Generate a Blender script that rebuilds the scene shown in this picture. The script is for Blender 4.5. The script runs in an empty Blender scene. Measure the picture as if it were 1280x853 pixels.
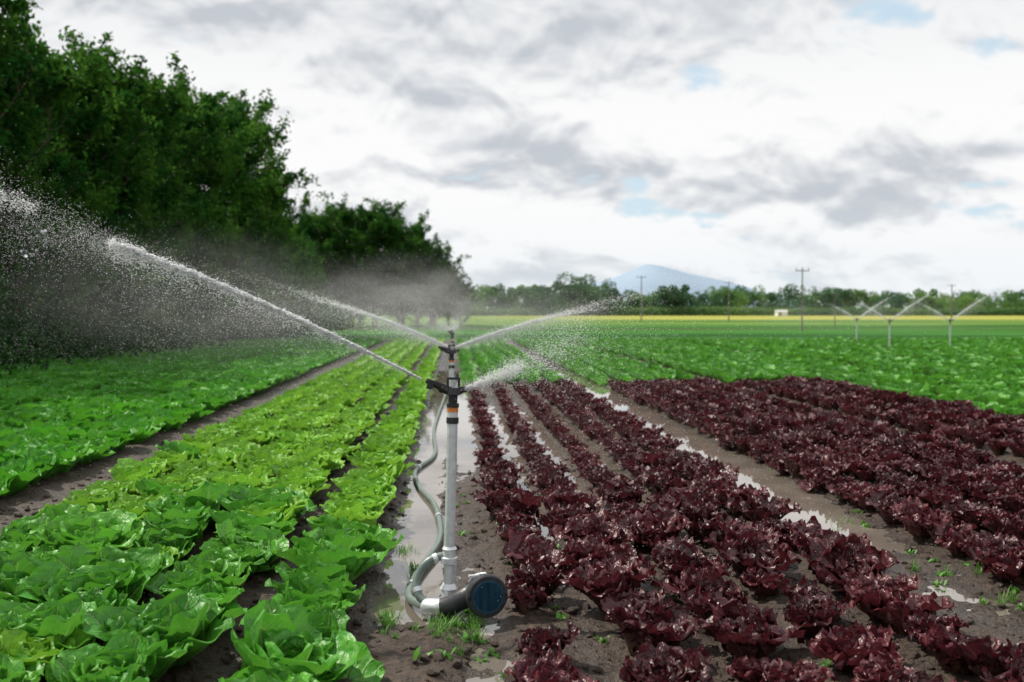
import bpy, math, random
import numpy as np
from mathutils import Vector
rng=np.random.default_rng(7); random.seed(7)
sc=bpy.context.scene
sc.view_settings.view_transform='Standard'; sc.view_settings.look='None'; sc.view_settings.exposure=0
COL=sc.collection

# ---------------------------------------------------------------- helpers
def mesh_np(name,V,F,mat=None,smooth=False,uv=None,midx=None):
    V=np.asarray(V,dtype=np.float32); F=np.asarray(F,dtype=np.int32)
    m=bpy.data.meshes.new(name); k=F.shape[1]
    m.vertices.add(len(V)); m.vertices.foreach_set('co',V.ravel())
    m.loops.add(F.size); m.loops.foreach_set('vertex_index',F.ravel())
    m.polygons.add(len(F)); m.polygons.foreach_set('loop_start',np.arange(0,F.size,k,dtype=np.int32))
    if smooth: m.polygons.foreach_set('use_smooth',np.ones(len(F),dtype=bool))
    if midx is not None: m.polygons.foreach_set('material_index',np.asarray(midx,dtype=np.int32))
    if uv is not None:
        l=m.uv_layers.new(name='UVMap'); l.data.foreach_set('uv',np.asarray(uv,dtype=np.float32)[F.ravel()].ravel())
    m.update(calc_edges=True); m.validate()
    if mat is not None:
        for x in (mat if isinstance(mat,(list,tuple)) else [mat]): m.materials.append(x)
    return m
def obj(name,m,parent=None,loc=(0,0,0),rot=(0,0,0),scl=(1,1,1)):
    o=bpy.data.objects.new(name,m); o.location=loc; o.rotation_euler=rot; o.scale=scl
    COL.objects.link(o)
    if parent: o.parent=parent
    return o
def tube(pts,rad,n=12,cap=True):
    pts=np.asarray(pts,float); rad=np.broadcast_to(np.asarray(rad,float),(len(pts),))
    T=np.gradient(pts,axis=0)
    for i in range(len(T)):
        l=np.linalg.norm(T[i]); T[i]= T[i]/l if l>1e-9 else (T[i-1] if i else np.array([0,0,1.]))
    ref=np.array([1.,0,0]) if abs(T[0][0])<.8 else np.array([0,1.,0])
    V=[];u=ref-T[0]*ref.dot(T[0]);u/=np.linalg.norm(u)
    a=np.linspace(0,2*math.pi,n,endpoint=False)
    for i in range(len(pts)):
        u=u-T[i]*u.dot(T[i]); u/=np.linalg.norm(u); w=np.cross(T[i],u)
        V.append(pts[i]+rad[i]*(np.cos(a)[:,None]*u+np.sin(a)[:,None]*w))
    F=[]
    for i in range(len(pts)-1):
        for j in range(n):
            k=(j+1)%n; F.append((i*n+j,i*n+k,(i+1)*n+k,(i+1)*n+j))
    V=np.concatenate(V)
    if cap:
        V=np.concatenate([V,[pts[0]],[pts[-1]]]); c0=len(V)-2;c1=len(V)-1; b=(len(pts)-1)*n
        for j in range(n):
            k=(j+1)%n; F.append((c0,k,j)); F.append((c1,b+j,b+k))
    return V,F
def smooth_path(P,n=8):
    P=np.asarray(P,float); out=[]
    Q=np.vstack([2*P[0]-P[1],P,2*P[-1]-P[-2]])
    for i in range(1,len(Q)-2):
        for t in np.linspace(0,1,n,endpoint=False):
            a,b,c,d=Q[i-1],Q[i],Q[i+1],Q[i+2]
            out.append(.5*((2*b)+(-a+c)*t+(2*a-5*b+4*c-d)*t*t+(-a+3*b-3*c+d)*t**3))
    out.append(P[-1]); return np.array(out)
def pobj(name,parts,mat,parent,smooth=True):
    V=[];F=[];o=0
    for v,f in parts:
        V+= [tuple(x) for x in v]; F+=[tuple(i+o for i in q) for q in f]; o+=len(v)
    m=bpy.data.meshes.new(name); m.from_pydata(V,[],F); m.update()
    if smooth:
        m.polygons.foreach_set('use_smooth',[True]*len(m.polygons))
        try: m.set_sharp_from_angle(angle=math.radians(38))
        except Exception: pass
    m.materials.append(mat); return obj(name,m,parent)
def box(c,s,rz=0,ry=0,bev=.15):
    import bmesh
    bm=bmesh.new(); bmesh.ops.create_cube(bm,size=1)
    for v in bm.verts: v.co=Vector((v.co.x*s[0],v.co.y*s[1],v.co.z*s[2]))
    bmesh.ops.bevel(bm,geom=bm.edges[:],offset=min(s)*bev,segments=2,affect='EDGES')
    from mathutils import Matrix
    M=Matrix.Translation(c)@Matrix.Rotation(rz,4,'Z')@Matrix.Rotation(ry,4,'Y')
    bm.transform(M); V=[tuple(v.co) for v in bm.verts]; F=[tuple(v.index for v in f.verts) for f in bm.faces]; bm.free()
    return V,F
def hsh(ix,iy,s):
    h=(ix.astype(np.int64)*374761393+iy.astype(np.int64)*668265263+s*1442695041)&0x7fffffff
    h=((h^(h>>13))*1274126177)&0x7fffffff
    return ((h^(h>>16))&0xffff)/65535.
def vnoise(x,y,s=0):
    ix=np.floor(x);iy=np.floor(y);fx=x-ix;fy=y-iy
    fx=fx*fx*(3-2*fx);fy=fy*fy*(3-2*fy)
    a=hsh(ix,iy,s);b=hsh(ix+1,iy,s);c=hsh(ix,iy+1,s);d=hsh(ix+1,iy+1,s)
    return (a*(1-fx)+b*fx)*(1-fy)+(c*(1-fx)+d*fx)*fy
def fbm(x,y,s=0,o=4):
    r=0;a=.5
    for i in range(o): r=r+a*(vnoise(x,y,s+i)-.5)*2; x=x*2.03+17;y=y*2.03+5;a*=.5
    return r

class NT:
    def __init__(s,mat_or_world):
        s.t=mat_or_world.node_tree; s.t.nodes.clear()
    def n(s,ty,ins=None,**k):
        x=s.t.nodes.new(ty)
        for a,b in k.items(): setattr(x,a,b)
        for a,b in (ins or {}).items(): s.set(x.inputs[a],b)
        return x
    def set(s,sock,v):
        if isinstance(v,bpy.types.NodeSocket): s.t.links.new(v,sock)
        elif isinstance(v,bpy.types.Node): s.t.links.new(v.outputs[0],sock)
        else:
            if hasattr(sock.default_value,'__len__') and len(sock.default_value)==4 and len(v)==3: v=(*v,1)
            sock.default_value=v
    def m(s,op,a,b=0.,c=0.,clamp=False):
        x=s.t.nodes.new('ShaderNodeMath'); x.operation=op; x.use_clamp=clamp
        s.set(x.inputs[0],a); s.set(x.inputs[1],b); s.set(x.inputs[2],c); return x.outputs[0]
    def mix(s,f,a,b,bt='MIX'):
        x=s.t.nodes.new('ShaderNodeMix'); x.data_type='RGBA'; x.blend_type=bt
        s.set(x.inputs[0],f); s.set(x.inputs[6],a); s.set(x.inputs[7],b); return x.outputs[2]
    def ss(s,v,a,b,lo=0.,hi=1.):
        x=s.t.nodes.new('ShaderNodeMapRange'); x.interpolation_type='SMOOTHSTEP'
        for i,q in enumerate((v,a,b,lo,hi)): s.set(x.inputs[i],q)
        return x.outputs[0]
    def noise(s,vec,scale,detail=4,rough=.5,dist=0):
        x=s.n('ShaderNodeTexNoise',{'Scale':scale,'Detail':detail,'Roughness':rough,'Distortion':dist})
        if vec is not None: s.set(x.inputs['Vector'],vec)
        return x.outputs[0]
def mat(name):
    m=bpy.data.materials.new(name); m.use_nodes=True; return m,NT(m)
def out(t,sh): t.n('ShaderNodeOutputMaterial',{'Surface':sh})

def simple(name,col,rough=.5,metal=0,nscale=30,var=.25,bump=.1):
    m,t=mat(name); tc=t.n('ShaderNodeTexCoord').outputs['Object']
    n=t.noise(tc,nscale,3)
    c=t.mix(n,tuple(x*(1-var) for x in col),tuple(min(1,x*(1+var)) for x in col))
    b=t.n('ShaderNodeBump',{'Height':n,'Strength':bump,'Distance':.01})
    r=t.ss(n,.2,.8,rough*.7,min(1,rough*1.3))
    p=t.n('ShaderNodeBsdfPrincipled',{'Base Color':c,'Roughness':r,'Metallic':metal,'Normal':b.outputs[0]})
    out(t,p.outputs[0]); return m

# ---------------------------------------------------------------- camera
cam=bpy.data.cameras.new('camera'); co=obj('camera',cam)
cam.sensor_width=36; cam.lens=35; cam.clip_end=15000; cam.clip_start=.05
H=1.5
co.location=(0,0,H); co.rotation_euler=(math.radians(90-1.68),0,math.radians(-3.36))
cam.dof.use_dof=True; cam.dof.focus_distance=5.2; cam.dof.aperture_fstop=2.4
sc.camera=co

# ---------------------------------------------------------------- world
SUN_EL=52; SUN_AZ=-60
w=bpy.data.worlds.new('World'); sc.world=w; w.use_nodes=True
try: w.cycles.sampling_method='NONE'
except Exception: pass
t=NT(w)
sky=t.n('ShaderNodeTexSky'); sky.sky_type='NISHITA'; sky.sun_disc=False
sky.sun_elevation=math.radians(SUN_EL); sky.sun_rotation=math.radians(SUN_AZ)
g=t.n('ShaderNodeTexCoord').outputs['Generated']
sx=t.n('ShaderNodeSeparateXYZ',{0:g})
X,Y,Z=sx.outputs
def cloud(dz,seed,sc_,det,off,rg=.55,dist=.2):
    zz=t.m('ADD',t.m('MAXIMUM',t.m('ADD',Z,dz),0.),off)
    v=t.n('ShaderNodeCombineXYZ',{0:t.m('DIVIDE',X,zz),1:t.m('MULTIPLY',t.m('DIVIDE',Y,zz),1.2),2:seed}).outputs[0]
    return t.noise(v,sc_,det,rg,dist)
# large banks with bright shoulders and grey flat undersides
d0=cloud(0.,8.1,1.75,4.,.30,.5,.1); d1=cloud(.035,8.1,1.75,3.,.30,.5,.1)
e0=cloud(0.,2.7,9.5,4.,.62,.55,.3); e1=cloud(.014,2.7,9.5,3.,.62,.55,.3)
dd=t.m('ADD',t.m('MULTIPLY',d0,.74),t.m('MULTIPLY',e0,.26))
cover=t.ss(dd,.375,.425)
relief=t.m('ADD',t.m('MULTIPLY',t.m('SUBTRACT',d1,d0),3.2),t.m('MULTIPLY',t.m('SUBTRACT',e1,e0),2.3))
shade=t.m('ADD',relief,t.m('MULTIPLY',t.m('SUBTRACT',dd,.50),2.4))
shade=t.ss(shade,-.20,.66)
topg=t.m('MULTIPLY',t.ss(Z,.18,.29),t.ss(Z,.60,.36))
shade=t.m('ADD',shade,t.m('MULTIPLY',topg,.22),clamp=True)
cc=t.mix(shade,(.98,.98,.98),(.56,.595,.645))
low=t.ss(Z,.0,.13)
cc=t.mix(t.m('MULTIPLY',t.m('SUBTRACT',1.,low),.5),cc,(.80,.87,.92))
b1=t.n('ShaderNodeBackground',{'Color':sky.outputs[0],'Strength':.13})
b2=t.n('ShaderNodeBackground',{'Color':cc,'Strength':1.})
b1h=t.n('ShaderNodeBackground',{'Color':(.66,.82,.93),'Strength':1.})
ms0=t.n('ShaderNodeMixShader',{0:.8,1:b1.outputs[0],2:b1h.outputs[0]})
ms=t.n('ShaderNodeMixShader',{0:cover,1:ms0.outputs[0],2:b2.outputs[0]})
t.n('ShaderNodeOutputWorld',{'Surface':ms.outputs[0]})
sl=bpy.data.lights.new('sun','SUN'); sl.energy=5.0; sl.angle=math.radians(.8); sl.color=(1,.94,.82)
so=obj('sun',sl); az=math.radians(SUN_AZ); el=math.radians(SUN_EL)
dvec=Vector((math.sin(az)*math.cos(el),math.cos(az)*math.cos(el),math.sin(el)))
so.rotation_euler=dvec.to_track_quat('Z','Y').to_euler()

# ---------------------------------------------------------------- ground
def furrows(x,y):
    d=np.zeros_like(x)
    def tr(c,wd,dep): 
        return dep*np.exp(-np.abs((x-c)/wd)**3)
    n=fbm(x*1.1,y*.45,11)
    d+=tr(-.22+.05*fbm(y*.5,y*0,3),.21,.068+.02*n)*np.clip((y-4.5)/.6,0,1)
    d+=tr(.14,.14,.025+.03*n+.06*np.clip((y-8)/3,0,1))
    d+=tr(2.68+.06*fbm(y*.4,y*0+3,5),.38,.03+.09*np.clip((y-5.8)/2,0,1)*(.85+.6*n))
    d+=tr(-3.05,.3,.035); d+=tr(5.35,.3,.05+.06*n)
    for c in (.575,1.01,1.46,1.92):
        d+=tr(c,.16,.015+.115*np.exp(-((y-11.3)/4.2)**2)*(.85+.6*n)*(1 if c<1.6 else .7))
    d+=tr(-.90,.10,.03)
    return d
def gh(x,y):
    near=np.clip(1.4-y/22,0,1)
    z=-furrows(x,y)*np.clip(1.6-y/35,0,1)
    z=z+near*(.022*fbm(x*4,y*4,1)+.024*fbm(x*14,y*14,2,3)+.008)
    z=z+near*.016*np.abs(fbm(x*28,y*28,4,2))
    z=z+.9*fbm(x/600,y/600,40,2)*np.clip((y-500)/1500,0,1)
    return z
xs=list(np.arange(-4,7.6,.034)); s=.05
while xs[-1]<5000: xs.append(xs[-1]+s); s*=1.075
L=[];x=-4;s=.05
while x>-5000: x-=s; L.append(x); s*=1.075
xs=np.array(L[::-1]+xs)
ys=list(np.arange(-30,0,1.))+list(np.arange(0,3,.1)); y=3.
while y<5500: ys.append(y); y+= max(.028,.0075*y) if y<25 else (.02*y if y<200 else .08*y)
ys=np.array(ys)
gx,gy=np.meshgrid(xs,ys); gz=gh(gx,gy)
nx=len(xs);ny=len(ys); I=np.arange(nx*ny).reshape(ny,nx)
F=np.stack([I[:-1,:-1],I[:-1,1:],I[1:,1:],I[1:,:-1]],-1).reshape(-1,4)
gm,t=mat('soil_and_fields')
P=t.n('ShaderNodeNewGeometry').outputs['Position']; sp=t.n('ShaderNodeSeparateXYZ',{0:P}); PX,PY,PZ=sp.outputs
n1=t.noise(P,3.,2,.6); n2=t.noise(P,24.,4,.72); nb=t.noise(P,.05,1)
soil=t.mix(t.ss(n2,.3,.7),(.014,.008,.005),(.088,.054,.036)); soil=t.mix(t.ss(n1,.4,.7,0.,.7),soil,(.036,.022,.014))
wet=t.ss(t.m('ADD',PZ,t.m('MULTIPLY',t.m('SUBTRACT',n2,.5),.03)),-.045,.018,1.,0.)
soil=t.mix(t.m('MULTIPLY',wet,.65),soil,(.020,.013,.009))
wob=t.m('MULTIPLY',t.m('SUBTRACT',nb,.5),10.)
yy=t.m('ADD',PY,t.m('ADD',wob,t.m('MULTIPLY',PX,-.05)))
sv=t.n('ShaderNodeCombineXYZ',{0:t.m('MULTIPLY',PX,.012),1:t.m('MULTIPLY',PY,.09),2:0.}).outputs[0]
streak=t.noise(sv,1.,3,.6)
fieldA=t.mix(t.ss(streak,.40,.60),(.018,.075,.013),(.060,.19,.030)); fieldA=t.mix(t.m('MULTIPLY',n2,.4),fieldA,(.02,.08,.014))
fieldB=t.mix(t.ss(streak,.42,.58),(.14,.22,.040),(.045,.13,.025))
yel=t.mix(t.ss(n1,.35,.65),(.36,.32,.07),(.22,.27,.055))
c=soil
def step(a,b): return t.ss(yy,a,b)
c=t.mix(step(52.5,53),c,fieldA)
c=t.mix(t.m('MULTIPLY',step(84,85),t.ss(yy,90,89)),c,(.07,.055,.03))
c=t.mix(step(105,109),c,fieldB)
c=t.mix(t.m('MULTIPLY',step(172,186),t.ss(PX,-20,60)),c,yel)
c=t.mix(step(430,450),c,(.10,.17,.05))
far=step(48,60)
rough=t.m('SUBTRACT',.75,t.m('MULTIPLY',wet,.55))
bp=t.n('ShaderNodeBump',{'Height':n2,'Strength':1.,'Distance':.035})
p=t.n('ShaderNodeBsdfPrincipled',{'Base Color':c,'Roughness':t.m('ADD',rough,t.m('MULTIPLY',far,.3),clamp=True),'Normal':bp.outputs[0]})
t.set(p.inputs['Specular IOR Level'],t.m('SUBTRACT',.5,t.m('MULTIPLY',far,.45)))
out(t,p.outputs[0])
ground=obj('ground',mesh_np('ground',np.stack([gx,gy,gz],-1).reshape(-1,3),F,gm,True))

# puddles
pm,t=mat('muddy_water')
P=t.n('ShaderNodeNewGeometry').outputs['Position']
n=t.noise(P,9.,2,.5); n2=t.noise(P,2.,1)
bp=t.n('ShaderNodeBump',{'Height':n,'Strength':.04,'Distance':.01})
p=t.n('ShaderNodeBsdfPrincipled',{'Base Color':t.mix(n2,(.10,.08,.065),(.22,.19,.165)),'Roughness':.02,'IOR':2.2,'Normal':bp.outputs[0]})
out(t,p.outputs[0])
WL=-.029
px_=np.arange(-.75,5.8,.15);py_=np.arange(3.5,26,.3)
a,b=np.meshgrid(px_,py_); I=np.arange(a.size).reshape(a.shape)
F=np.stack([I[:-1,:-1],I[:-1,1:],I[1:,1:],I[1:,:-1]],-1).reshape(-1,4)
obj('puddle_water',mesh_np('puddle_water',np.stack([a,b,a*0+WL],-1).reshape(-1,3),F,pm,True))

# ---------------------------------------------------------------- leaf materials
def leafmat(name,base,tip,rib,alt,transl,rough,veinamt=.5,spec=.5,dark=.55):
    m,t=mat(name)
    uv=t.n('ShaderNodeUVMap'); uv.uv_map='UVMap'; su=t.n('ShaderNodeSeparateXYZ',{0:uv.outputs[0]})
    U,V=su.outputs[0],su.outputs[1]
    s_=t.m('ABSOLUTE',t.m('SUBTRACT',t.m('MULTIPLY',U,2.),1.))
    P=t.n('ShaderNodeNewGeometry').outputs['Position']
    tc=t.n('ShaderNodeTexCoord').outputs['Object']
    no=t.noise(tc,38.,1.5,.6); big=t.noise(P,1.1,1.5); rnd=t.n('ShaderNodeObjectInfo').outputs['Random']
    mid=t.ss(s_,t.m('SUBTRACT',.10,t.m('MULTIPLY',V,.07)),t.m('SUBTRACT',.16,t.m('MULTIPLY',V,.1)),1.,0.)
    ph=t.m('FRACT',t.m('ADD',t.m('MULTIPLY',V,7.),t.m('ADD',t.m('MULTIPLY',s_,-2.4),t.m('MULTIPLY',no,.7))))
    side=t.ss(t.m('ABSOLUTE',t.m('SUBTRACT',ph,.5)),0.,.13,1.,0.)
    side=t.m('MULTIPLY',side,t.ss(s_,.95,.3))
    vein=t.m('MAXIMUM',mid,t.m('MULTIPLY',side,veinamt))
    c=t.mix(t.ss(V,.05,.55),base,tip)
    c=t.mix(t.ss(no,.35,.7,0.,.65),c,alt)
    c=t.mix(t.ss(big,.35,.65,0.,.55),c,alt)
    c=t.mix(t.m('MULTIPLY',rnd,.6),c,tuple(x*dark for x in tip))
    c=t.mix(t.m('MULTIPLY',vein,.6),c,rib)
    hgt=t.m('SUBTRACT',t.m('MULTIPLY',no,1.3),t.m('MULTIPLY',vein,.8))
    bp=t.n('ShaderNodeBump',{'Height':hgt,'Strength':.9,'Distance':.012})
    p=t.n('ShaderNodeBsdfPrincipled',{'Base Color':c,'Roughness':rough,'Normal':bp.outputs[0]})
    p.inputs['Specular IOR Level'].default_value=spec
    tr=t.n('ShaderNodeBsdfTranslucent',{'Color':t.mix(.5,c,alt)})
    mx=t.n('ShaderNodeMixShader',{0:transl,1:p.outputs[0],2:tr.outputs[0]})
    out(t,mx.outputs[0]); return m
green=leafmat('green_lettuce_leaf',(.26,.42,.11),(.058,.29,.026),(.28,.48,.15),(.15,.43,.040),.30,.42,.55,.40)
lime=leafmat('lime_lettuce_leaf',(.30,.45,.09),(.14,.42,.026),(.34,.52,.14),(.28,.53,.050),.30,.45,.5,.34)
deep=leafmat('deep_green_lettuce_leaf',(.14,.36,.06),(.048,.30,.018),(.12,.34,.06),(.13,.42,.028),.30,.45,.4,.3)
red=leafmat('red_lettuce_leaf',(.11,.11,.04),(.056,.0095,.016),(.17,.05,.06),(.135,.024,.032),.22,.38,.45,.5,.22)

def lettuce(nl,nu,nv,kind,seed):
    r=np.random.default_rng(seed); VV=[];FF=[];UU=[];o=0
    tt=1-(1-np.linspace(0,1,nv+1))**1.35; ss=np.linspace(-1,1,nu+1); ss=np.sign(ss)*np.abs(ss)**.85
    for k in range(nl):
        q=(k+.5)/nl
        az=k*2.39996+r.normal(0,.28)
        if kind=='g':
            Ln=(.115+.095*q)*r.uniform(.86,1.14); W=(.050+.046*math.sqrt(q))*r.uniform(.85,1.15)
            l0=math.radians(12+36*q+r.normal(0,6)); l1=math.radians(-22+78*q**.9+r.normal(0,13))
            cup=.95-.55*q; ruf=.006+.008*q; fr=r.uniform(8,13); r0=.010+.02*q; mx_=.58; pet=.38
        else:
            Ln=(.11+.085*q)*r.uniform(.8,1.2); W=(.040+.036*math.sqrt(q))*r.uniform(.8,1.2)
            l0=math.radians(0+32*q+r.normal(0,7)); l1=math.radians(4+66*q+r.normal(0,17))
            cup=.40; ruf=.014+.010*q; fr=r.uniform(12,19); r0=.005+.03*q; mx_=.66; pet=.30
        ang=l0+(l1-l0)*tt**1.3
        dt=np.diff(tt)*Ln; rr=r0+np.concatenate([[0],np.cumsum(np.sin(ang[:-1])*dt)]); zz=np.concatenate([[0],np.cumsum(np.cos(ang[:-1])*dt)])
        up=pet+(1-pet)*np.sin(np.clip(tt/mx_,0,1)*math.pi/2)**1.3
        dn=np.sqrt(np.clip(1-(np.clip((tt-mx_)/(1.01-mx_),0,1))**2.4,0.02,1))
        wd=W*up*dn
        S,Tm=np.meshgrid(ss,tt)
        w2=wd[:,None]; nrm_r=-np.cos(ang)[:,None]; nrm_z=np.sin(ang)[:,None]
        p1=r.uniform(0,6.28); p2=r.uniform(0,6.28)
        disp=cup*W*up[:,None]*.8*(S*dn[:,None])**2+ruf*np.abs(S)**1.6*(np.sin(fr*Tm*1.+p1*np.sign(S)+2*S)+.5*np.sin(fr*2.1*Tm+p2+3*S))*np.clip(Tm*2.5,0,1)
        disp+= .006*np.sin(6*Tm+5*S+p2)*Tm - .006*np.exp(-(S/.12)**2)
        tipd=ruf*.8*np.sin(S*dn[:,None]*fr*.7+p1)*Tm**4
        yy=S*w2*(1+.07*np.sin(fr*1.7*Tm+p2)*np.abs(S))
        R_=rr[:,None]+nrm_r*disp+np.sin(ang)[:,None]*tipd*.6; Z_=zz[:,None]+nrm_z*disp+np.cos(ang)[:,None]*tipd-.01
        tw=r.normal(0,.2); yy=yy+tw*Tm*.05
        x=R_*math.cos(az)-yy*math.sin(az); y=R_*math.sin(az)+yy*math.cos(az)
        VV.append(np.stack([x,y,Z_],-1).reshape(-1,3)); UU.append(np.stack([S*.5+.5,Tm],-1).reshape(-1,2))
        I=np.arange((nu+1)*(nv+1)).reshape(nv+1,nu+1)+o; o+=I.size
        FF.append(np.stack([I[:-1,:-1],I[:-1,1:],I[1:,1:],I[1:,:-1]],-1).reshape(-1,4))
    return np.concatenate(VV),np.concatenate(FF),np.concatenate(UU)
def plants(cname,kind,m,hi,n,seed):
    c=bpy.data.collections.new(cname)
    for i in range(n):
        if hi==2: V,F,U=lettuce(23 if kind=='g' else 25,10,14,kind,seed+i)
        elif hi==1: V,F,U=lettuce(15 if kind=='g' else 16,4,7,kind,seed+i)
        else: V,F,U=lettuce(9,3,4,kind,seed+i)
        o=bpy.data.objects.new('%s_plant_%02d'%(cname,i),mesh_np(cname,V,F,m,True,U)); c.objects.link(o)
    return c
def scatter(name,pts,rot,scl,idx,coll):
    pts=np.asarray(pts,dtype=np.float32); n=len(pts)
    m=bpy.data.meshes.new(name); m.vertices.add(n); m.vertices.foreach_set('co',pts.ravel())
    a=m.attributes.new('prot','FLOAT_VECTOR','POINT'); a.data.foreach_set('vector',np.asarray(rot,dtype=np.float32).ravel())
    a=m.attributes.new('pscl','FLOAT','POINT'); a.data.foreach_set('value',np.asarray(scl,dtype=np.float32))
    a=m.attributes.new('pidx','INT','POINT'); a.data.foreach_set('value',np.asarray(idx,dtype=np.int32))
    o=obj(name,m)
    ng=bpy.data.node_groups.new(name+'_gn','GeometryNodeTree')
    ng.interface.new_socket('Geometry',in_out='INPUT',socket_type='NodeSocketGeometry')
    ng.interface.new_socket('Geometry',in_out='OUTPUT',socket_type='NodeSocketGeometry')
    N=ng.nodes.new; Lk=ng.links.new
    gi=N('NodeGroupInput');go=N('NodeGroupOutput');ip=N('GeometryNodeInstanceOnPoints');ci=N('GeometryNodeCollectionInfo')
    ci.inputs['Collection'].default_value=coll; ci.inputs['Separate Children'].default_value=True; ci.inputs['Reset Children'].default_value=True
    def na(ty,nm):
        x=N('GeometryNodeInputNamedAttribute'); x.data_type=ty; x.inputs['Name'].default_value=nm; return x.outputs[0]
    e=N('FunctionNodeEulerToRotation'); Lk(na('FLOAT_VECTOR','prot'),e.inputs[0])
    Lk(gi.outputs[0],ip.inputs['Points']); Lk(ci.outputs[0],ip.inputs['Instance']); ip.inputs['Pick Instance'].default_value=True
    Lk(na('INT','pidx'),ip.inputs['Instance Index']); Lk(e.outputs[0],ip.inputs['Rotation']); Lk(na('FLOAT','pscl'),ip.inputs['Scale'])
    Lk(ip.outputs[0],go.inputs[0])
    md=o.modifiers.new('scatter','NODES'); md.node_group=ng
    return o
NV=8
C_g=plants('green_lettuce','g',green,2,NV,10); C_l=plants('lime_lettuce','g',lime,2,5,30); C_d=plants('deep_lettuce','g',deep,1,5,50)
C_r=plants('red_lettuce','r',red,2,NV,70); C_rm=plants('red_lettuce_far','r',red,1,5,90); C_lm=plants('lime_lettuce_mid','g',lime,1,4,190)
C_glo=plants('green_lettuce_small','g',deep,0,4,110); C_llo=plants('lime_lettuce_small','g',lime,0,4,130); C_mlo=plants('mid_lettuce_small','g',green,0,4,150)

def rows(xl,y0,y1,sp,jx=.02,miss=.02):
    P=[]
    for x in xl:
        y=y0+rng.uniform(0,sp)
        while y<y1:
            if -.55*y-1.5<x<.68*y+1.5 and rng.random()>miss: P.append((x+rng.normal(0,jx),y+rng.normal(0,sp*.08)))
            y+=sp
    return np.array(P)
def put(name,P,coll,nv,s0,s1,dz=-.005,tilt=.08,k=1.):
    n=len(P); z=gh(P[:,0],P[:,1])+dz
    scl=rng.uniform(s0,s1,n)*(1+.18*fbm(P[:,0]*.8,P[:,1]*.8,77,2))*k
    rot=np.stack([rng.normal(0,tilt,n),rng.normal(0,tilt,n),rng.uniform(0,6.28,n)],-1)
    return scatter(name,np.column_stack([P,z]),rot,scl,rng.integers(0,nv,n),coll)
gr=[-2.60,-2.16,-1.72,-1.25,-.66]
P=rows(gr,2.4,24,.262,miss=.012,jx=.04)
far_=np.clip((P[:,1]-5.2)/3.6,0,1)+rng.normal(0,.24,len(P))
gmk=far_<.45
put('green_lettuce_crop',P[gmk],C_g,NV,1.18,1.70,tilt=.15)
PL=P[~gmk]; nr=PL[:,1]<13
put('lime_lettuce_crop',PL[nr],C_l,5,1.15,1.45); put('far_lime_lettuce_crop',PL[~nr],C_lm,4,1.05,1.35)
lr=list(np.arange(-5.9,-3.35,.45))+list(np.arange(-8.9,-6.4,.46))+list(np.arange(-11.2,-9.3,.47))
put('deep_green_lettuce_crop',rows(lr,4.5,24,.27),C_d,5,1.2,1.55,tilt=.12)
rr_=list(np.linspace(.39,2.13,5))+list(np.linspace(3.15,4.92,5))+list(np.linspace(5.78,7.2,4))
P=rows(rr_,2.6,19.6,.23,.03,.05)
P=P[~((P[:,0]<.6)&(P[:,1]>4.42)&(P[:,1]<4.80))]
nr=(P[:,1]<11)&(P[:,0]<5.5)
slim=1-.26*np.clip((P[:,1]-7)/2,0,1)*(P[:,0]<1.5)-.22*((P[:,0]<.6)&(P[:,1]<5.1))
put('red_lettuce_crop',P[nr],C_r,NV,.82,1.36,tilt=.17,k=slim[nr]); put('far_red_lettuce_crop',P[~nr],C_rm,5,.85,1.3,tilt=.14,k=slim[~nr])
put('far_green_lettuce_crop',rows(lr,24,50,.3),C_glo,4,1.2,1.4)
put('far_lime_lettuce_crop',rows(gr,24,50,.3),C_llo,4,1.15,1.3)
r1=[x for x in np.concatenate([np.arange(.35,2.3,.44),np.arange(3.1,5,.44),np.arange(5.8,7.3,.44)])]
r2=[]
x=7.65
while x<36:
    r2+= [x+.45*i for i in range(6)]; x+=3.2
put('right_green_lettuce_crop',np.concatenate([rows(r1,20.3,50,.3),rows(r2,9,50,.3)]),C_mlo,4,1.05,1.4,tilt=.16)

# weeds / grass
gt,t=mat('grass_blade'); P_=t.n('ShaderNodeNewGeometry').outputs['Position']; n=t.noise(P_,6.,1)
c=t.mix(n,(.05,.20,.02),(.16,.34,.05))
p=t.n('ShaderNodeBsdfPrincipled',{'Base Color':c,'Roughness':.5}); tr=t.n('ShaderNodeBsdfTranslucent',{'Color':c})
out(t,t.n('ShaderNodeMixShader',{0:.3,1:p.outputs[0],2:tr.outputs[0]}).outputs[0])
Cw=bpy.data.collections.new('weeds')
for i in range(5):
    V=[];F=[]
    for b in range(22 if i<2 else 10):
        a=rng.uniform(0,6.28); L_=rng.uniform(.04,.11) if i<2 else rng.uniform(.025,.06); ln=rng.uniform(.2,1.2); wd=.0022 if i<2 else .011
        c0=np.array([rng.normal(0,.02),rng.normal(0,.02),-.01]); d=np.array([math.cos(a),math.sin(a),0]); s_=np.array([-d[1],d[0],0])
        o_=len(V)
        for k,q in enumerate((0,.35,.7,1)):
            pt=c0+d*L_*math.sin(ln)*q**1.6+np.array([0,0,L_*math.cos(ln*.7)*q]); ww=wd*[.7,1.1,.9,.12][k]
            V+= [pt-s_*ww,pt+s_*ww]
        for k in range(3): F.append((o_+2*k,o_+2*k+1,o_+2*k+3,o_+2*k+2))
    Cw.objects.link(bpy.data.objects.new('weed_%d'%i,mesh_np('weed',V,F,gt,True)))
W=[];WI=[]
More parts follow.
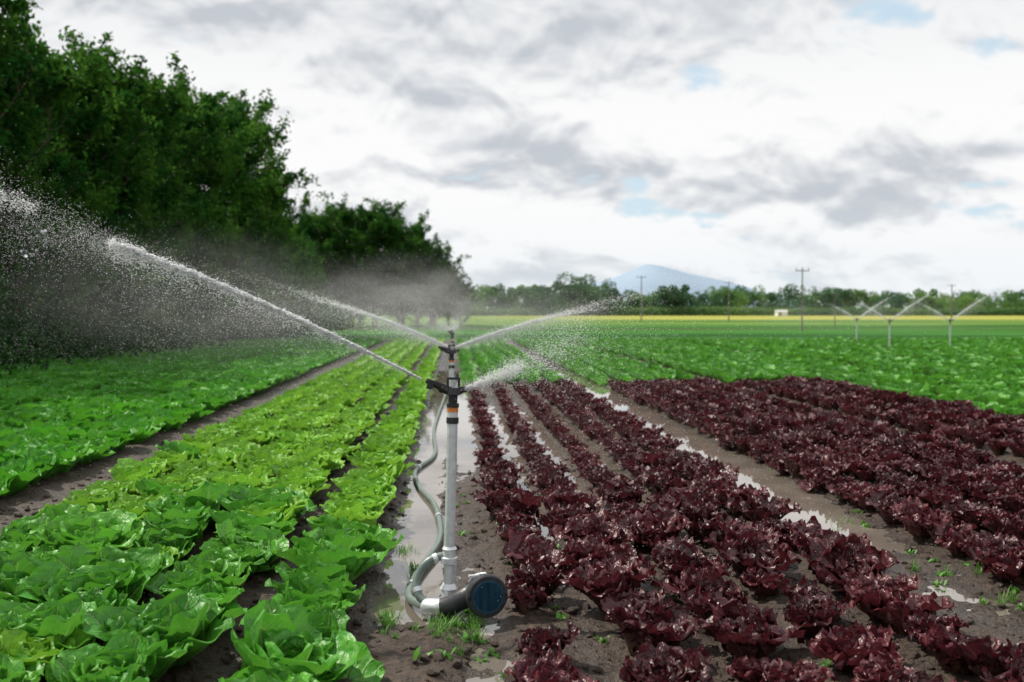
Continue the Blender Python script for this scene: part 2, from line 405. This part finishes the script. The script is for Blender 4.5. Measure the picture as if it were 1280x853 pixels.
for cx,cy,s_,n,kk in ((.02,4.7,.09,26,2),(-.33,4.9,.05,10,2),(-.2,5.8,.04,6,2),(.1,4.4,.08,8,5),(2.75,7,.12,12,5),(2.9,5.4,.14,14,5),(3.0,9,.12,8,5),(-.3,6.3,.05,6,2)):
    W+= list(zip(rng.normal(cx,s_,n),rng.normal(cy,s_*2.2,n))); WI+=list(rng.integers(0,kk,n))
for i in range(100): W.append((rng.uniform(-.4,3.),rng.uniform(3.2,9))); WI.append(rng.integers(2,5))
W=np.array(W); n=len(W)
scatter('weed_tufts',np.column_stack([W,gh(W[:,0],W[:,1])]),np.column_stack([rng.normal(0,.1,n),rng.normal(0,.1,n),rng.uniform(0,6,n)]),rng.uniform(.5,1.1,n),WI,Cw)
# clods
cm=simple('soil_clod',(.050,.031,.021),.6,0,40,.4,.6)
Cc=bpy.data.collections.new('clods')
import bmesh
for i in range(4):
    bm=bmesh.new(); bmesh.ops.create_icosphere(bm,subdivisions=2,radius=1)
    for v in bm.verts:
        f=1+.45*float(fbm(np.array([v.co.x*1.6+i*9]),np.array([v.co.y*1.6+v.co.z*2.1]),i,3)[0]); v.co=Vector((v.co.x*f*1.2,v.co.y*f,v.co.z*f*.7))
    m=bpy.data.meshes.new('clod'); bm.to_mesh(m); bm.free(); m.materials.append(cm)
    Cc.objects.link(bpy.data.objects.new('clod_%d'%i,m))
n=16000; cx=rng.uniform(-3.4,6,n); cy=3+rng.random(n)**1.7*12; z=gh(cx,cy); k=z>-.027; cx,cy,z=cx[k],cy[k],z[k]; n=len(z)
scatter('soil_clods',np.column_stack([cx,cy,z]),rng.uniform(0,6,(n,3))*[.1,.1,1],.004+.026*rng.random(n)**3,rng.integers(0,4,n),Cc)

# ---------------------------------------------------------------- trees
bark=simple('bark',(.09,.07,.05),.9,0,6,.4,.8)
def folmat(name,a,b,dark,transl=.25,sc_=.9):
    m,t=mat(name); P=t.n('ShaderNodeNewGeometry').outputs['Position']
    n=t.noise(P,sc_,2,.6); n2=t.noise(P,7.,0); rnd=t.n('ShaderNodeObjectInfo').outputs['Random']
    c=t.mix(t.ss(n,.38,.64),a,b); c=t.mix(t.ss(n2,.4,.7,0.,.5),c,dark); c=t.mix(t.m('MULTIPLY',rnd,.35),c,dark)
    p=t.n('ShaderNodeBsdfDiffuse',{'Color':c})
    tr=t.n('ShaderNodeBsdfTranslucent',{'Color':c})
    out(t,t.n('ShaderNodeMixShader',{0:transl,1:p.outputs[0],2:tr.outputs[0]}).outputs[0]); return m
fol=folmat('tree_foliage',(.020,.088,.014),(.105,.245,.032),(.012,.052,.012),.44)  # brighter clump tone stands in for sunlit leaf highlights
def leafquads(C,size,r,flat=.5):
    n=len(C); d=r.normal(size=(n,3)); d/=np.linalg.norm(d,axis=1)[:,None]
    e=r.normal(size=(n,3)); e[:,2]*=flat; e-=d*np.sum(d*e,1)[:,None]; e/=np.linalg.norm(e,axis=1)[:,None]
    s=size*r.uniform(.6,1.3,(n,1))
    V=np.stack([C-d*s,C-e*s*.5+d*s*.1,C+d*s,C+e*s*.5+d*s*.1],1).reshape(-1,3)
    return V,np.arange(4*n).reshape(-1,4)
def tree_mesh(seed,H=10.,R=.30,low=.06,nl=32,ls=.095,lpt=85,upright=.6):
    r=np.random.default_rng(seed); bv=[];bf=[];o=0;C=[]
    hs=np.linspace(0,1,9); tr_=np.stack([np.cumsum(r.normal(0,.12,9)),np.cumsum(r.normal(0,.12,9)),hs*H*.93],-1); tr_[0,:2]=0
    def addt(p,rd,n):
        nonlocal o
        v,f=tube(p,rd,n,False); bv.append(v); bf.append(np.array(f)+o); o+=len(v)
    addt(tr_,.2*(1-hs*.9),8)
    for k in range(nl):
        q=low+(1-low)*((k+r.uniform(0,1))/nl)**.9; q=min(q,.97)
        base=np.array([np.interp(q*.85,hs,tr_[:,i]) for i in range(3)])
        Rm=R*H*math.sqrt(max(.03,1-(abs(q-.38)/.66)**2.2))*r.uniform(.55,1.32)
        a=k*2.4+r.normal(0,.4); elv=math.radians(r.uniform(15,40)+upright*38*q)
        d=np.array([math.cos(a)*math.cos(elv),math.sin(a)*math.cos(elv),math.sin(elv)])
        ts=np.linspace(0,1,5)[:,None]; P=base+d*Rm*ts+np.array([0,0,1])*.25*Rm*ts**2*r.uniform(-.4,1)+np.cumsum(r.normal(0,.05,(5,3)),0)*ts
        addt(P,.055*(1-ts[:,0]*.85)*(1.2-q*.6),5)
        for j in range(10):
            tq=r.uniform(.2,1) if j else 1.
            b0=np.array([np.interp(tq,ts[:,0],P[:,i]) for i in range(3)])
            dd=d*.5+r.normal(0,.55,3); dd[2]+=.45*upright+.15; dd/=np.linalg.norm(dd)
            Lt=H*r.uniform(.05,.13)
            tp=b0+dd*Lt
            addt(np.array([b0,(b0+tp)/2+r.normal(0,.05,3),tp]),[.016,.012,.004],3)
            m=int(lpt*r.uniform(.5,1.3)); u=r.random(m)**.8
            cl=b0+dd*Lt*u[:,None]*1.15+r.normal(0,.020*H*r.uniform(.6,1.2),(m,3))*(1.05-.6*u[:,None])
            C.append(cl)
    C=np.concatenate(C); lv,lf=leafquads(C,ls,r)
    bv=np.concatenate(bv); bf=np.concatenate(bf)
    V=np.concatenate([bv,lv]); F=np.concatenate([bf,lf+len(bv)])
    return mesh_np('tree',V,F,[bark,fol],False,None,np.concatenate([np.zeros(len(bf)),np.ones(len(lf))]))
TM=[tree_mesh(s,R=rr,upright=u,lpt=l) for s,rr,u,l in ((1,.29,.8,95),(2,.33,.5,105),(3,.26,1.0,90),(4,.34,.4,105))]
TR=[(-13.3,17,11),(-12.7,22,11.5),(-12.4,27,11),(-12.7,31.5,10.8),(-12.4,36,11),(-12.7,41,11.6),(-12.4,46,11.8),(-12.5,51,13),(-12.2,56.5,13.4),(-12.2,62,10.6),(-12.2,67.5,9),(-12.4,74,7.2),(-12.4,82,8),
 (-17,24,12),(-17,34,12),(-17.5,46,12.5),(-17,58,11),
 (-19,100,11),(-16,102,12),(-13.3,104,12.6),(-10.6,105,13.4),(-8.2,105,13.4),(-5.8,106,12.4),(-3.8,106,10.8),(-2.0,107,9),(-.6,108,7),(.8,109,5),(-11,118,13),(-6,118,11.5),(-2.5,116,8.5)]
for i,(x,y,h) in enumerate(TR):
    k=h/10*(1 if y<90 else 1.1)
    obj('broadleaf_tree',TM[i%4 if y<90 else (1,3)[i%2]],None,(x,y,-.05),(0,0,rng.uniform(0,6.28)),(k,k,h/10))
hm=folmat('hedge_foliage',(.014,.06,.012),(.035,.105,.018),(.008,.03,.008),.2)
n=110000; cy=rng.uniform(12,100,n); cxx=-12.2+rng.normal(0,1.,n)+.8*fbm(cy*.3,cy*0,8)
top=1.8+1.8*(fbm(cy*.45,cxx*.45,9)+.5); cz=np.abs(rng.random(n)**.8*top*np.exp(-((cxx+12.3)/2.3)**2))
V,F=leafquads(np.stack([cxx,cy,cz],-1),.10,rng); obj('hedgerow_undergrowth',mesh_np('hedge',V,F,hm))

dm=folmat('distant_foliage',(.13,.25,.08),(.22,.34,.09),(.09,.18,.08),.4,.05)  # aerial haze is tinted into both distant foliage colours
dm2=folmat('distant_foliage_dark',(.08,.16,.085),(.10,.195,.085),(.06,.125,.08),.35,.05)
def dist_mass(name,lst,m,size):
    C=[]
    for (x,y,h,wd,k) in lst:
        nb_=int(7+wd*.6)
        for j in range(nb_):
            bx=x+rng.normal(0,wd*.25); by=y+rng.normal(0,wd*.25); bz=h*rng.uniform(.15,.80)
            rad=wd*.22*rng.uniform(.7,1.2)*(1.15-bz/h*.4)
            q=rng.normal(size=(k//nb_,3)); q/=np.linalg.norm(q,axis=1)[:,None]; q*=rng.uniform(.6,1.08,(len(q),1))
            c=np.array([bx,by,bz])+q*np.array([rad,rad,min(rad*.85,h*.3)]); C.append(c[c[:,2]>0])
    C=np.concatenate(C); V,F=leafquads(C,size,rng,1.); obj(name,mesh_np(name,V,F,m))
A=[];B=[]
x=-30
while x<330:
    h=rng.uniform(9.5,13.5)*(1.0+.12*math.sin(x*.05)); wd=rng.uniform(10,15)
    (A if rng.random()<.68 else B).append((x,rng.uniform(385,420),h,wd,1900)); x+=wd*rng.uniform(.33,.5)
for x,h,wd in ((50,18,18),(42,15,14),(58,15.5,14),(30,13,12),(88,14,11),(82,12.5,10)): B.append((x,380,h,wd,3600))
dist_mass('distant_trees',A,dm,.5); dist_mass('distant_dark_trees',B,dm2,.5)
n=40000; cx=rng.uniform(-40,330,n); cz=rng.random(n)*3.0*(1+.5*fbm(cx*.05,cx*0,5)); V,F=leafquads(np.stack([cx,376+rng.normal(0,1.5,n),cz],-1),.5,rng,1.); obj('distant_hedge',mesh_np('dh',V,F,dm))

# hill, with distance haze mixed into its blue-grey colour
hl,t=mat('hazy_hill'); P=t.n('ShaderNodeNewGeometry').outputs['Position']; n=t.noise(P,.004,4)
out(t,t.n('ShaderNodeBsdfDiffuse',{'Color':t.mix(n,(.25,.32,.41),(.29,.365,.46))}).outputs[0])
hx=np.linspace(-300,2100,120); hy=np.linspace(3200,4200,12); a,b=np.meshgrid(hx,hy)
prof=128*np.exp(-((a-700)/170)**2)+102*np.exp(-((a-950)/230)**2)+66*np.exp(-((a-480)/130)**2)+20*np.exp(-((a-1300)/500)**2)
z=prof*np.sin(math.pi*(b-3200)/1000)**.6*(1+.10*fbm(a/120,b/200,6))-2
I=np.arange(a.size).reshape(a.shape); F=np.stack([I[:-1,:-1],I[:-1,1:],I[1:,1:],I[1:,:-1]],-1).reshape(-1,4)
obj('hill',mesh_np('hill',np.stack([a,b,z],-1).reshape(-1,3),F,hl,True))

# utility poles
wood=simple('weathered_wood',(.16,.14,.12),.9,0,8,.3,.3); ins=simple('insulator',(.25,.25,.24),.4)
def pole(x,y,h,r=.07):
    e=obj('utility_pole',None,None,(x,y,0))
    pobj('shaft',[tube([(0,0,-.2),(0,0,h*.5),(0,0,h)],[r*1.3,r*1.1,r*.8],10)],wood,e)
    pobj('crossarm',[box((0,0,h-.25),(h*.22,.07,.07))],wood,e)
    pobj('insulators',[tube([(k*h*.1,0,h-.2),(k*h*.1,0,h-.1),(k*h*.1,0,h)],[.02,.035,.02],8) for k in (-1,0,1)],ins,e)
pole(26.7,75,4.9,.05); pole(42,150,6.2,.08); pole(28.5,150,7,.08); pole(77,150,5.8,.08); pole(41,105,3.6,.05)
shw=simple('white_render',(.75,.75,.73),.8); shr=simple('roof_tiles',(.5,.49,.48),.8)
e=obj('farm_shed',None,None,(117,350,0),(0,0,0),(.75,.75,.75))
pobj('walls',[box((0,0,1.0),(5,3.6,2.0),bev=.01)],shw,e,False)
V=[(-2.8,-2.1,2.005),(2.8,-2.1,2.005),(2.8,2.1,2.005),(-2.8,2.1,2.005),(-2.8,0,2.9),(2.8,0,2.9)]
pobj('roof',[(V,[(0,1,5,4),(2,3,4,5),(0,4,3),(1,2,5),(3,2,1,0)])],shr,e,False)
pobj('door',[box((-1,-1.83,.9),(1.1,.04,1.8),bev=.02)],wood,e,False)

# ---------------------------------------------------------------- sprinkler
alu=simple('galvanised_pipe',(.62,.64,.66),.38,.45,35,.12,.15)
blk=simple('black_plastic',(.018,.018,.02),.35,0,60,.3,.1); rub=simple('black_rubber',(.020,.022,.026),.5,0,40,.3,.2)
blu=simple('blue_seal',(.010,.055,.095),.3); org=simple('brass_ring',(.65,.22,.05),.35,.2); hosem=simple('grey_green_hose',(.13,.17,.15),.4,0,25,.3,.2)
def sprinkler(x,y,full=True,yaw=0,h=1.1,name='irrigation_sprinkler',lean=.03):
    e=obj(name,None,None,(x,y,0),(0,lean,yaw))
    pobj('riser_pipe',[tube([(0,0,.0),(0,0,.5),(0,0,h-.07)],[.027,.027,.026],20)],alu,e)
    hz=h
    pobj('threaded_neck',[tube([(0,0,hz-.16),(0,0,hz-.13),(0,0,hz-.128),(0,0,hz-.10)],[.031,.031,.024,.024],18)],blk,e)
    pobj('colour_ring',[tube([(0,0,hz-.102),(0,0,hz-.078)],[.028,.028],18)],org,e)
    pobj('bearing_body',[tube([(0,0,hz-.079),(0,0,hz-.06),(0,0,hz-.055),(0,0,hz-.02),(0,0,hz-.015),(0,0,hz+.02)],[.031,.031,.022,.024,.036,.032],18)],blk,e)
    d=np.array([-math.cos(.44),0,math.sin(.44)]); b=np.array([0,0,hz-.01])
    pobj('nozzle_barrel',[tube([b+d*.0,b+d*.05,b+d*.052,b+d*.07,b+d*.072,b+d*.13,b+d*.131,b+d*.15],[.022,.02,.025,.025,.018,.012,.015,.013],16)],blk,e)
    pobj('rear_nozzle',[tube([b,b+np.array([.035,0,.01]),b+np.array([.06,0,.022])],[.018,.014,.009],12)],blk,e)
    pobj('bracket',[box((-.028,0,hz+.03),(.012,.02,.07)),box((.028,0,hz+.03),(.012,.02,.07)),box((0,0,hz+.066),(.07,.022,.012))],blk,e)
    cs=[(.012*math.cos(a),.012*math.sin(a),hz+.022+.0011*i) for i,a in enumerate(np.linspace(0,6.28*5,36))]
    pobj('spring',[tube(cs,.0018,5)],alu,e)
    pobj('impact_arm',[box((-.05,-.012,hz+.028),(.11,.014,.018),.25,.35),box((-.115,-.03,hz+.035),(.03,.012,.045),.35,.2),box((.055,.012,hz+.012),(.05,.022,.03),.2,-.1)],blk,e)
    pobj('deflector_pin',[tube([(.02,0,hz+.07),(.02,0,hz+.092)],[.008,.005],8)],blk,e)
    if full:
        pobj('coupling_collar',[tube([(0,0,.225),(0,0,.235),(0,0,.24),(0,0,.262),(0,0,.266),(0,0,.30),(0,0,.306),(0,0,.318)],[.03,.042,.042,.042,.033,.033,.038,.030],22),
                               tube([(0,0,.03),(0,0,.10),(0,0,.105),(0,0,.13)],[.036,.036,.044,.03],20)],alu,e)
        pth=smooth_path([(.0,-.03,.045),(-.05,-.07,.035),(-.10,-.10,.04),(-.02,-.14,.05),(.06,-.11,.075),(.12,-.10,.105),(.175,-.17,.125)],6)
        pobj('coupling_elbow',[tube(pth[:19],np.linspace(.038,.042,19),18)],alu,e)
        pobj('connector_body',[tube(pth[17:],np.linspace(.046,.058,len(pth)-17),22)],rub,e)
        d=np.array([.28,-.93,.03]); d/=np.linalg.norm(d); c=np.array([.175,-.17,.125])
        R=[(-.02,.06),(.0,.082),(.012,.100),(.05,.104),(.057,.098),(.060,.088)]
        pobj('coupler_bell',[tube([c+d*a for a,_ in R]+[c+d*.056,c+d*.03,c+d*-.01,c+d*-.012],[q for _,q in R]+[.072,.068,.060,.02],36,True)],rub,e)
        pobj('coupler_seal',[tube([c+d*.0585,c+d*.0625,c+d*.0625,c+d*.055],[.080,.078,.071,.069],36,False)],blu,e)
        pobj('coupler_bore_ring',[tube([c+d*.012,c+d*.018,c+d*.018,c+d*.0],[.062,.054,.040,.034],32,False)],blu,e)
        pobj('locking_levers',[box(tuple(c+np.array([-.05,-.01,.09])),(.06,.02,.014),.3),tube(smooth_path([(.10,-.12,.17),(.13,-.16,.215),(.18,-.20,.235)],5),.006,8)],alu,e)
        pobj('inlet_bend',[tube(smooth_path([(-.09,-.09,.045),(-.145,-.06,.08),(-.16,-.02,.15),(-.12,.0,.225),(-.05,.01,.262),(-.0,0,.262)],7),.021,16)],hosem,e)
        pobj('bend_clamps',[tube([(-.152,-.045,.098),(-.158,-.035,.118)],[.026,.026],16),tube([(-.08,.004,.25),(-.06,.008,.258)],[.026,.026],16)],alu,e)
        pobj('support_spike',[tube([(.03,.02,-.08),(.03,.02,.22)],[.006,.008],8)],alu,e)
    return e
S1=(-.03,5.0); sprinkler(*S1,lean=.025)
sprinkler(-.02,9.9,False,yaw=math.radians(20),lean=0)
sprinkler(-.02,18,False,yaw=1,lean=0)
FS=((16.8,37.5),(19.2,37.5),(18.6,45))
for x,y in FS: sprinkler(x,y,False,yaw=math.pi,lean=0,h=1.15)
hp=np.array(smooth_path([(-.14,4.93,.03),(-.24,5.25,.0),(-.20,5.75,.0),(-.10,6.4,.01),(-.10,7.1,-.01),(-.16,7.8,.0),(-.30,8.6,-.01),(-.36,9.5,-.01),(-.2,10.6,-.01),(-.25,13,-.01),(-.15,18,0)],14))
obj_h=obj('irrigation_hose',None); pobj('hose_tube',[tube(hp,.021,14)],hosem,obj_h)
pobj('hose_joints',[tube([hp[i],hp[i]+(hp[i+1]-hp[i])*.7],[.027,.027],14) for i in (20,60,100)],alu,obj_h)

# ---------------------------------------------------------------- water
wm,t=mat('spray_water')
p=t.n('ShaderNodeBsdfDiffuse',{'Color':(.98,.99,1.)}); tr=t.n('ShaderNodeBsdfTranslucent',{'Color':(.98,.99,1)})
out(t,t.n('ShaderNodeMixShader',{0:.55,1:p.outputs[0],2:tr.outputs[0]}).outputs[0])
OV=np.array([(1,1,1),(1,-1,-1),(-1,1,-1),(-1,-1,1)],float)*.85
OF=np.array([(0,1,2),(0,3,1),(0,2,3),(1,3,2)])
class Blobs:
    def __init__(s): s.V=[];s.F=[];s.n=0
    def add(s,C,r,d=None,st=1.):
        C=np.asarray(C); n=len(C); r=np.broadcast_to(r,(n,))
        v=OV[None]*r[:,None,None]*np.where(rng.random((n,1,1))<.5,1,-1)
        if d is not None:
            d=np.broadcast_to(d,(n,3)); v=v+d[:,None,:]*(np.sum(v*d[:,None,:],2,keepdims=True))*(st-1)
        s.V.append((C[:,None]+v).reshape(-1,3)); s.F.append((OF[None]+4*(np.arange(n)+s.n)[:,None,None]).reshape(-1,3)); s.n+=n
    def make(s,name,parent=None): return obj(name,mesh_np(name,np.concatenate(s.V),np.concatenate(s.F),wm,True),parent)
def jet(B,p0,p1,sag,n,s0,s1,r0,r1,bias=1.,drop=0.,st=2.,pw=1.,clump=0,fade=False):
    p0=np.array(p0,float);p1=np.array(p1,float); u=rng.random(n)**bias
    if fade: u=np.abs(rng.normal(.35,.33,n)).clip(0,1.25)
    if clump:
        cu=rng.random(clump); k=rng.random(n)<.55; u[k]=np.clip(cu[rng.integers(0,clump,k.sum())]+rng.normal(0,.007,k.sum()),0,1)
    P=p0+(p1-p0)*u[:,None]; P[:,2]+=sag*4*u*(1-u)
    sp=(s0+(s1-s0)*u**pw)[:,None]
    P+=rng.normal(0,1,(n,3))*sp
    if drop: P[:,2]-=np.abs(rng.exponential(1,n))*drop*u
    d=(p1-p0)/np.linalg.norm(p1-p0)
    B.add(P,r0+(r1-r0)*rng.random(n)**2,d,st)
B=Blobs(); a0=np.array([-.165,5.0,1.165]); a1=np.array([-1.66,4.95,1.835])
ts=np.linspace(0,1,120); core=a0+(a1-a0)*ts[:,None]; core[:,2]+=.03*4*ts*(1-ts)
core+=rng.normal(0,.0014,core.shape)*(.4+2*ts[:,None])
rad=.0048*(1+.45*rng.normal(size=120).clip(-1,1)); rad[-60:]*=np.linspace(1,.1,60)
wp=obj('water_jet',None)
pobj('jet_core',[tube(core,rad,8)],wm,wp)
jet(B,a0,a1,.03,8000,.0015,.010,.001,.0036,.65,st=3.,clump=70)
jet(B,a0,a1,.03,6500,.002,.022,.0007,.0022,.65,drop=.03,clump=60)
jet(B,a0,a1,.03,9000,.006,.07,.0004,.0012,.6,drop=.17)
e1=a1+(a1-a0)*.24; e2=a1+(a1-a0)*.75
jet(B,e1,e2,0,3200,.02,.04,.0006,.0022,1,drop=.06,st=2.5,clump=14)
jet(B,a1+(a1-a0)*-.05,e2,0,14000,.03,.15,.0004,.0012,1,drop=.28)
B.make('jet_droplets',wp)
B=Blobs(); b0=np.array([.03,5.0,1.10]); 
jet(B,b0,(.34,5.0,1.22),.0,2200,.003,.018,.0006,.0018,.8,st=2.5,clump=20)
jet(B,b0,(.66,4.95,1.42),.0,5500,.004,.05,.0005,.0015,.8,drop=.06,st=2,clump=40)
jet(B,b0,(.95,5.0,1.42),.06,6000,.02,.13,.0004,.0011,.8,drop=.15)
B.make('rear_spray')
def spr(name,o,jets,core=1.):
    B=Blobs()
    for (dx,dy,dz,n,s1,rr,dr) in jets:
        p1=(o[0]+dx,o[1]+dy,o[2]+dz)
        if core: jet(B,o,p1,.05,int(n*.3*core),.003,s1*.22,rr*.6,rr*1.2,.8,st=3.,fade=True)
        jet(B,o,p1,.05,n,.008,s1,rr*.3,rr*.75,.8,drop=dr,fade=True)
    B.make(name)
spr('background_spray',(-.02,9.9,1.13),[(-1.4,0,.50,6500,.06,.0026,.10),(1.5,.2,.40,6500,.05,.0026,.08),(2.3,.4,.62,8000,.14,.002,.18),(-2.1,.8,.72,8000,.14,.002,.2)])
spr('background_spray',(-.02,18,1.15),[(-1.2,0,.95,10000,.28,.0028,.4),(.3,.5,.8,9000,.28,.0028,.4),(-3.0,0,.8,10000,.35,.003,.5)],.0)
for x,y in FS:
    spr('background_spray',(x,y,1.15),[(1.8,0,1.15,2000,.13,.0062,.25),(-1.2,0,.65,1200,.13,.0058,.2)])
B=Blobs()
n=40000; P=np.stack([rng.normal(-3.4,1.7,n),rng.normal(13,3,n),1.15+rng.normal(.2,.45,n)],-1); P=P[P[:,2]>.2]; B.add(P,rng.uniform(.0007,.0016,len(P)))
n=15000; P=np.stack([rng.normal(.2,1.0,n),rng.normal(13,2,n),rng.normal(1.45,.28,n)],-1); B.add(P,rng.uniform(.0007,.0016,n))
n=3000; P=np.stack([rng.uniform(-2.6,3.4,n),rng.uniform(3.8,7,n),rng.uniform(.2,2.6,n)],-1); B.add(P,rng.uniform(.0005,.0012,n))
n=6000; P=np.stack([rng.normal(1.0,.8,n),rng.uniform(4,7,n),rng.normal(1.1,.45,n)],-1); B.add(P,rng.uniform(.0005,.0013,n))
B.make('drifting_drops')
# fine mist: real fog volumes whose density fades to nothing at the rim
def mist(c,r,dens,seed,tilt=0.):
    m=bpy.data.materials.new('fine_mist'); m.use_nodes=True; t=NT(m)
    oc=t.n('ShaderNodeTexCoord').outputs['Object']
    ln=t.n('ShaderNodeVectorMath',{0:oc}); ln.operation='LENGTH'
    f=t.ss(ln.outputs['Value'],.0,.97,1.,0.)
    ov=t.n('ShaderNodeVectorMath',{0:oc,1:(seed,0.,0.)}); ov.operation='ADD'
    nz=t.ss(t.noise(ov.outputs[0],2.6,2,.6,.4),.34,.68,.1,1.8)
    v=t.n('ShaderNodeVolumeScatter',{'Color':(1,1,1),'Density':t.m('MULTIPLY',t.m('MULTIPLY',f,nz),dens),'Anisotropy':.25})
    t.n('ShaderNodeOutputMaterial',{'Volume':v.outputs[0]})
    bm=bmesh.new(); bmesh.ops.create_icosphere(bm,subdivisions=3,radius=1)
    me=bpy.data.meshes.new('mist'); bm.to_mesh(me); bm.free(); me.materials.append(m)
    obj('spray_mist',me,None,c,(0,tilt,0),r)
mist((-2.9,13,1.6),(3.0,5,1.15),.026,3,.15)
mist((-.7,20,1.75),(2.9,5,1.1),.062,5)
mist((1.0,13,1.45),(1.6,3,.55),.05,9,-.2)
mist((17,42,1.3),(8,3.5,1.2),.022,12)
print('done')
